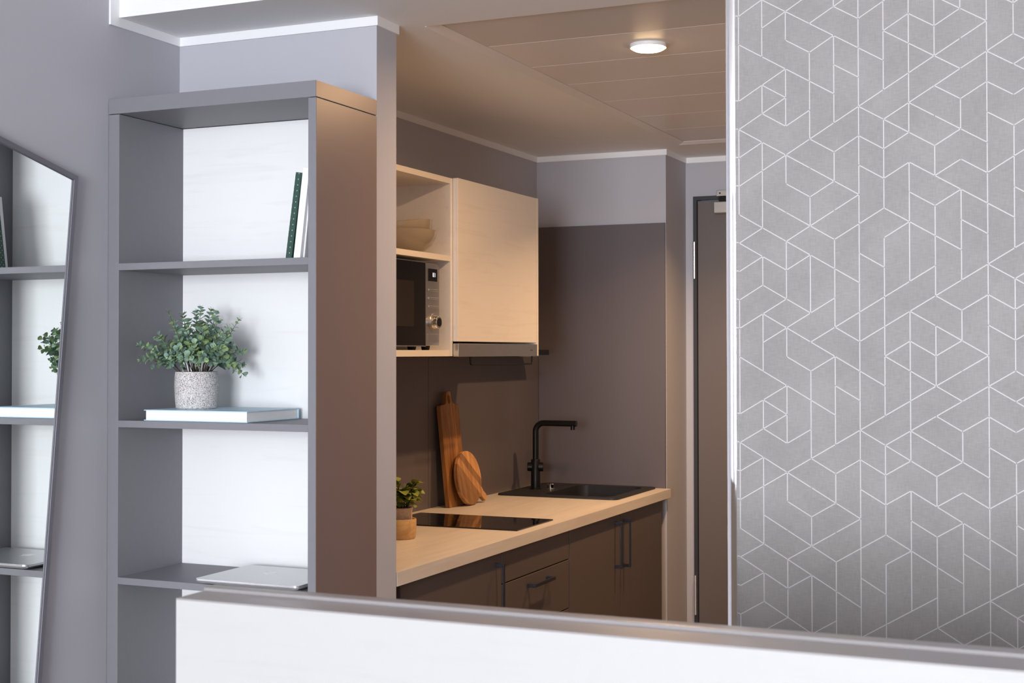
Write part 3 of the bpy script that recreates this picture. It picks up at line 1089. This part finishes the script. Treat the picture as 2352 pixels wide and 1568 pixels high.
# ------------------------------------------------------------------ ceiling lights of the corridor
def downlight(y, label, power, spread):
    x = -1.262
    dl = thing('downlight', (x, y, ZC), label, 'ceiling light', 'round downlights in the metal ceiling')
    q = MB()
    q.lathe([(.0505, -.0012), (.0530, -.0018), (.0540, -.0003), (.0540, .009), (.0505, .009)], (x, y, ZC + .0), 48)
    q.build('ring', M['trim'], dl, smooth=True)
    q = MB()
    q.lathe([(0, -.0115), (.024, -.0108), (.040, -.0085), (.0480, -.0045), (.0498, .001), (.0498, .004), (0, .004)], (x, y, ZC), 48)
    q.build('diffuser', M['lamp_glass'], dl)
    a = area('lamp', (x, y, ZC - .014), (0, 0, -1), .085, .085, power, (1, .61, .32), 'DISK', math.radians(spread))
    return dl


downlight(3.877, 'glowing warm round downlight in the metal ceiling of the corridor, nearer of the two', 16, 170)
downlight(5.240, 'glowing warm round downlight in the metal ceiling by the entrance door, farther of the two', 16, 130)

# ------------------------------------------------------------------ bookcase
BX0, BX1, BY0, BY1 = -2.4455, XE - .0005, 2.918, 3.2205
SIX0, SIX1 = -2.411, -1.829
BKY = 3.191
bc = thing('bookcase', (-2.12, 3.07, ZF), 'tall grey bookcase with white oak back standing in the corner beside the mirror', 'bookcase')
GB = M['grey_board']
box('top_panel', GB, (BX0, BX1, BY0 - .001, BY1, .630, .6705), bc, bevel=.0008)
box('side_panel', GB, (BX0, SIX0, BY0, BY1, ZF, .6285), bc, bevel=.0008)
box('side_panel', GB, (SIX1, BX1, BY0, BY1, ZF, .6285), bc, bevel=.0008)
box('outer_facing', M['taupe_facing'], (BX1, BX1 + .0008, BY0 + .0012, BY1, ZF, .6275), bc)
box('outer_facing', M['taupe_facing'], (BX1, BX1 + .0008, BY0, BY1, .6308, .6703), bc)
box('back_panel', M['white_wood'], (SIX0, SIX1, BKY, BY1 - .002, ZF + .06, .6285), bc)
for zt_ in (.2345, -.178, -.589, -1.0, ZF + .08):
    box('shelf', GB, (SIX0, SIX1, BY0 + .0005, BKY, zt_ - .018, zt_), bc, bevel=.0006)

# blue book under the plant
bk = thing('book', (-2.17, 3.05, -.178), 'large pale blue hardback lying flat under the eucalyptus pot', 'book')
bx, bX, bY, BYb = -2.334, -2.012, 2.926, 3.166
box('cover', M['cover_blue'], (bx, bX, bY, BYb, -.1775, -.1750), bk, bevel=.0005)
box('cover', M['cover_blue'], (bx, bX, bY, BYb, -.1515, -.1490), bk, bevel=.0005)
box('spine', M['cover_blue'], (bx, bX, BYb - .0025, BYb, -.1750, -.1515), bk)
box('pages', M['pages'], (bx + .005, bX - .0035, bY + .003, BYb - .003, -.1750, -.1515), bk)


# three books leaning against the right side of the top compartment
def leaning_book(label, x_bot, ang, thick, h, depth, y0, cover, pages_front, name='book'):
    """stands on the shelf with its lower left edge at x_bot, leaning right by ang"""
    zb = .2345
    t = thing(name, (x_bot, y0, zb), label, 'book', 'books leaning on the top shelf')
    t.rotation_euler = (0, ang, 0)
    ct = .0022

    def lbox(nm, m, b):
        me = MB()
        me.box(*b)
        return _local(me, nm, m, t)
    c = M[cover]
    lbox('cover', c, (0, ct, 0, depth, 0, h))
    lbox('cover', c, (thick - ct, thick, 0, depth, 0, h))
    if pages_front:
        lbox('spine', c, (ct, thick - ct, depth - ct, depth, 0, h))
        lbox('pages', M['pages'], (ct, thick - ct, .003, depth - ct, .002, h - .003))
    else:
        lbox('spine', c, (ct, thick - ct, 0, ct, 0, h))
        lbox('pages', M['pages'], (ct, thick - ct, ct, depth - .003, .002, h - .003))
    return t


def _local(mb, nm, m, t):
    me = bpy.data.meshes.new(nm)
    me.from_pydata([tuple(v) for v in mb.v], [], mb.f)
    me.materials.append(m)
    bm = bmesh.new()
    bm.from_mesh(me)
    bmesh.ops.recalc_face_normals(bm, faces=bm.faces)
    bm.to_mesh(me)
    bm.free()
    o = bpy.data.objects.new(nm, me)
    o.parent = t
    C.objects.link(o)
    b = o.modifiers.new('bevel', 'BEVEL')
    b.width = .0006
    return o


leaning_book('dark green dotted hardback leaning outermost on the top shelf', -1.8985, math.radians(8.0), .0175, .215, .170, 2.924, 'green_cover', False)
leaning_book('thick white hardback leaning between the green book and a thin one on the top shelf', -1.8765, math.radians(7.0), .0190, .226, .200, 2.926, 'cover_white', False)
leaning_book('thin white booklet leaning innermost against the side of the top shelf', -1.8548, math.radians(6.2), .0045, .185, .16, 2.935, 'cover_white', False)

# laptop on the third shelf
lp = thing('laptop', (-2.0, 3.03, -.589), 'closed silver laptop overhanging the third shelf of the grey bookcase', 'laptop')
lx0, lx1, ly0, ly1 = -2.156, -1.848, 2.902, 3.148
q = MB()
o1 = rrect(lx0, lx1, ly0, ly1, .012, 6)
n = len(o1)


def inset(pts, d):
    cx0 = sum(p[0] for p in pts) / len(pts)
    cy0 = sum(p[1] for p in pts) / len(pts)
    return [(p[0] - math.copysign(d, p[0] - cx0), p[1] - math.copysign(d, p[1] - cy0)) for p in pts]


def slab(levels):
    q = MB()
    vs, fs = [], []
    for d_, z in levels:
        vs += [(*p, z) for p in inset(o1, d_)]
    for lv in range(len(levels) - 1):
        for k in range(n):
            a, b = lv * n + k, lv * n + (k + 1) % n
            fs.append((a, b, b + n, a + n))
    fs.append(list(range(n))[::-1])
    fs.append([(len(levels) - 1) * n + k for k in range(n)])
    q.add(vs, fs)
    return q


slab([(.030, -.5875), (.012, -.5858), (.004, -.5830), (.001, -.5800), (0, -.5785), (.0004, -.5778)]).build('base', M['alu_lit_edge'], lp, smooth=True)
slab([(.0004, -.5776), (0, -.5770), (-.0002, -.5736), (.0006, -.5732)]).build('lid_edge', [M['alu_lit_edge']], lp)
slab([(.0022, -.5733), (.0022, -.57295)]).build('lid', [M['alu']], lp)
q = MB()
for xx in (lx0 + .04, lx1 - .04):
    for yy in (ly0 + .035, ly1 - .035):
        q.lathe([(0, 0), (.008, 0), (.007, .0018), (0, .0018)], (xx, yy, -.589), 16)
q.build('rubber_feet', M['rubber'], lp)
# fruit emblem on the lid, its leaf towards the front edge
q = MB()
ap = []
for k in range(40):
    a = 2 * math.pi * k / 40
    r = .0150 * (1 + .05 * math.cos(2 * a)) - .0020 * math.exp(-((a - math.pi * 1.5) / .35) ** 2) - .0012 * math.exp(-((a - math.pi * .5) / .3) ** 2)
    x, y = r * math.cos(a), r * math.sin(a)
    d_ = math.hypot(x + .0165, y + .001)
    if d_ < .0068:
        x = -.0165 + (x + .0165) * .0068 / max(d_, 1e-5) * (-1 if x < -.0165 else 1)
    ap.append((x, y))
lc = (-2.026, 3.052)
q.prism([(lc[0] + x * 1.25, lc[1] + y * 1.25) for x, y in ap], -.5730, -.57275, 'xy')
lf = [(.000, -.0160), (.0008, -.0195), (.0045, -.0225), (.0065, -.0228), (.0058, -.0190), (.0025, -.0165)]
q.prism([(lc[0] + x * 1.25, lc[1] + y * 1.25) for x, y in lf], -.5730, -.57275, 'xy')
q.build('logo', M['logo'], lp)

# ------------------------------------------------------------------ mirror on the left wall (slanting many-sided outline)
mr = thing('wall_mirror', (XL, 2.35, -.3), 'angular grey framed wall mirror reflecting the bookcase', 'mirror')
mp = [(2.781, .449), (2.652, -.855), (2.600, -1.10), (2.20, -1.16), (1.96, -.95), (1.86, .30), (2.20, .590)]


def offset_poly(pts, d):
    out = []
    n = len(pts)
    A = sum(pts[i][0] * pts[(i + 1) % n][1] - pts[(i + 1) % n][0] * pts[i][1] for i in range(n))
    sg = 1 if A > 0 else -1
    for i in range(n):
        p0, p1, p2 = Vector(pts[i - 1]), Vector(pts[i]), Vector(pts[(i + 1) % n])
        e1, e2 = (p1 - p0).normalized(), (p2 - p1).normalized()
        n1, n2 = Vector((-e1.y, e1.x)) * sg, Vector((-e2.y, e2.x)) * sg
        m_ = (n1 + n2)
        out.append(tuple(p1 + m_ * (d / max(.2, m_.dot(n1)))))
    return out


def ring_prism(q, outer, inner, x0, x1, mi=0):
    n = len(outer)
    vs = [(x0, *p) for p in outer] + [(x1, *p) for p in outer] + [(x0, *p) for p in inner] + [(x1, *p) for p in inner]
    fs = []
    for k in range(n):
        k2 = (k + 1) % n
        fs += [(k, k2, n + k2, n + k), (2 * n + k, 2 * n + k2, 3 * n + k2, 3 * n + k), (n + k, n + k2, 3 * n + k2, 3 * n + k), (k, k2, 2 * n + k2, 2 * n + k)]
    q.add(vs, fs, mi)


GX = -2.4315
q = MB()
ring_prism(q, mp, offset_poly(mp, .0135), XL + .004, GX + .005)
q.build('frame', M['mirror_frame'], mr, bevel=.0008)
q = MB()
ring_prism(q, offset_poly(mp, .0135), offset_poly(mp, .0150), GX - .004, GX + .0012)
q.build('inner_lip', M['mirror_frame'], mr)
q = MB()
q.prism(offset_poly(mp, .0140), GX - .004, GX, 'yz')
q.build('glass', M['mirror'], mr)

# ------------------------------------------------------------------ low partition in the foreground
PY = 1.70
pt = thing('low_partition', (.6, PY, ZF), 'white oak half-height partition with grey top rail in the foreground', 'partition')
px0, px1 = -1.295, 2.2
box('panel', M['white_panel'], (px0, px1, PY, PY + .10, ZF, -.3695), pt)
q = MB()
q.prism([(PY - .0004, -.3695), (PY - .0004, -.3670), (PY + .066, -.3668), (PY + .0675, -.3650), (PY + .0685, -.3625), (PY + .071, -.3612), (PY + .098, -.3618), (PY + .102, -.3640), (PY + .103, -.3695)], px0, px1, 'yz')
q.build('top_rail', M['top_rail'], pt, bevel=.0006)
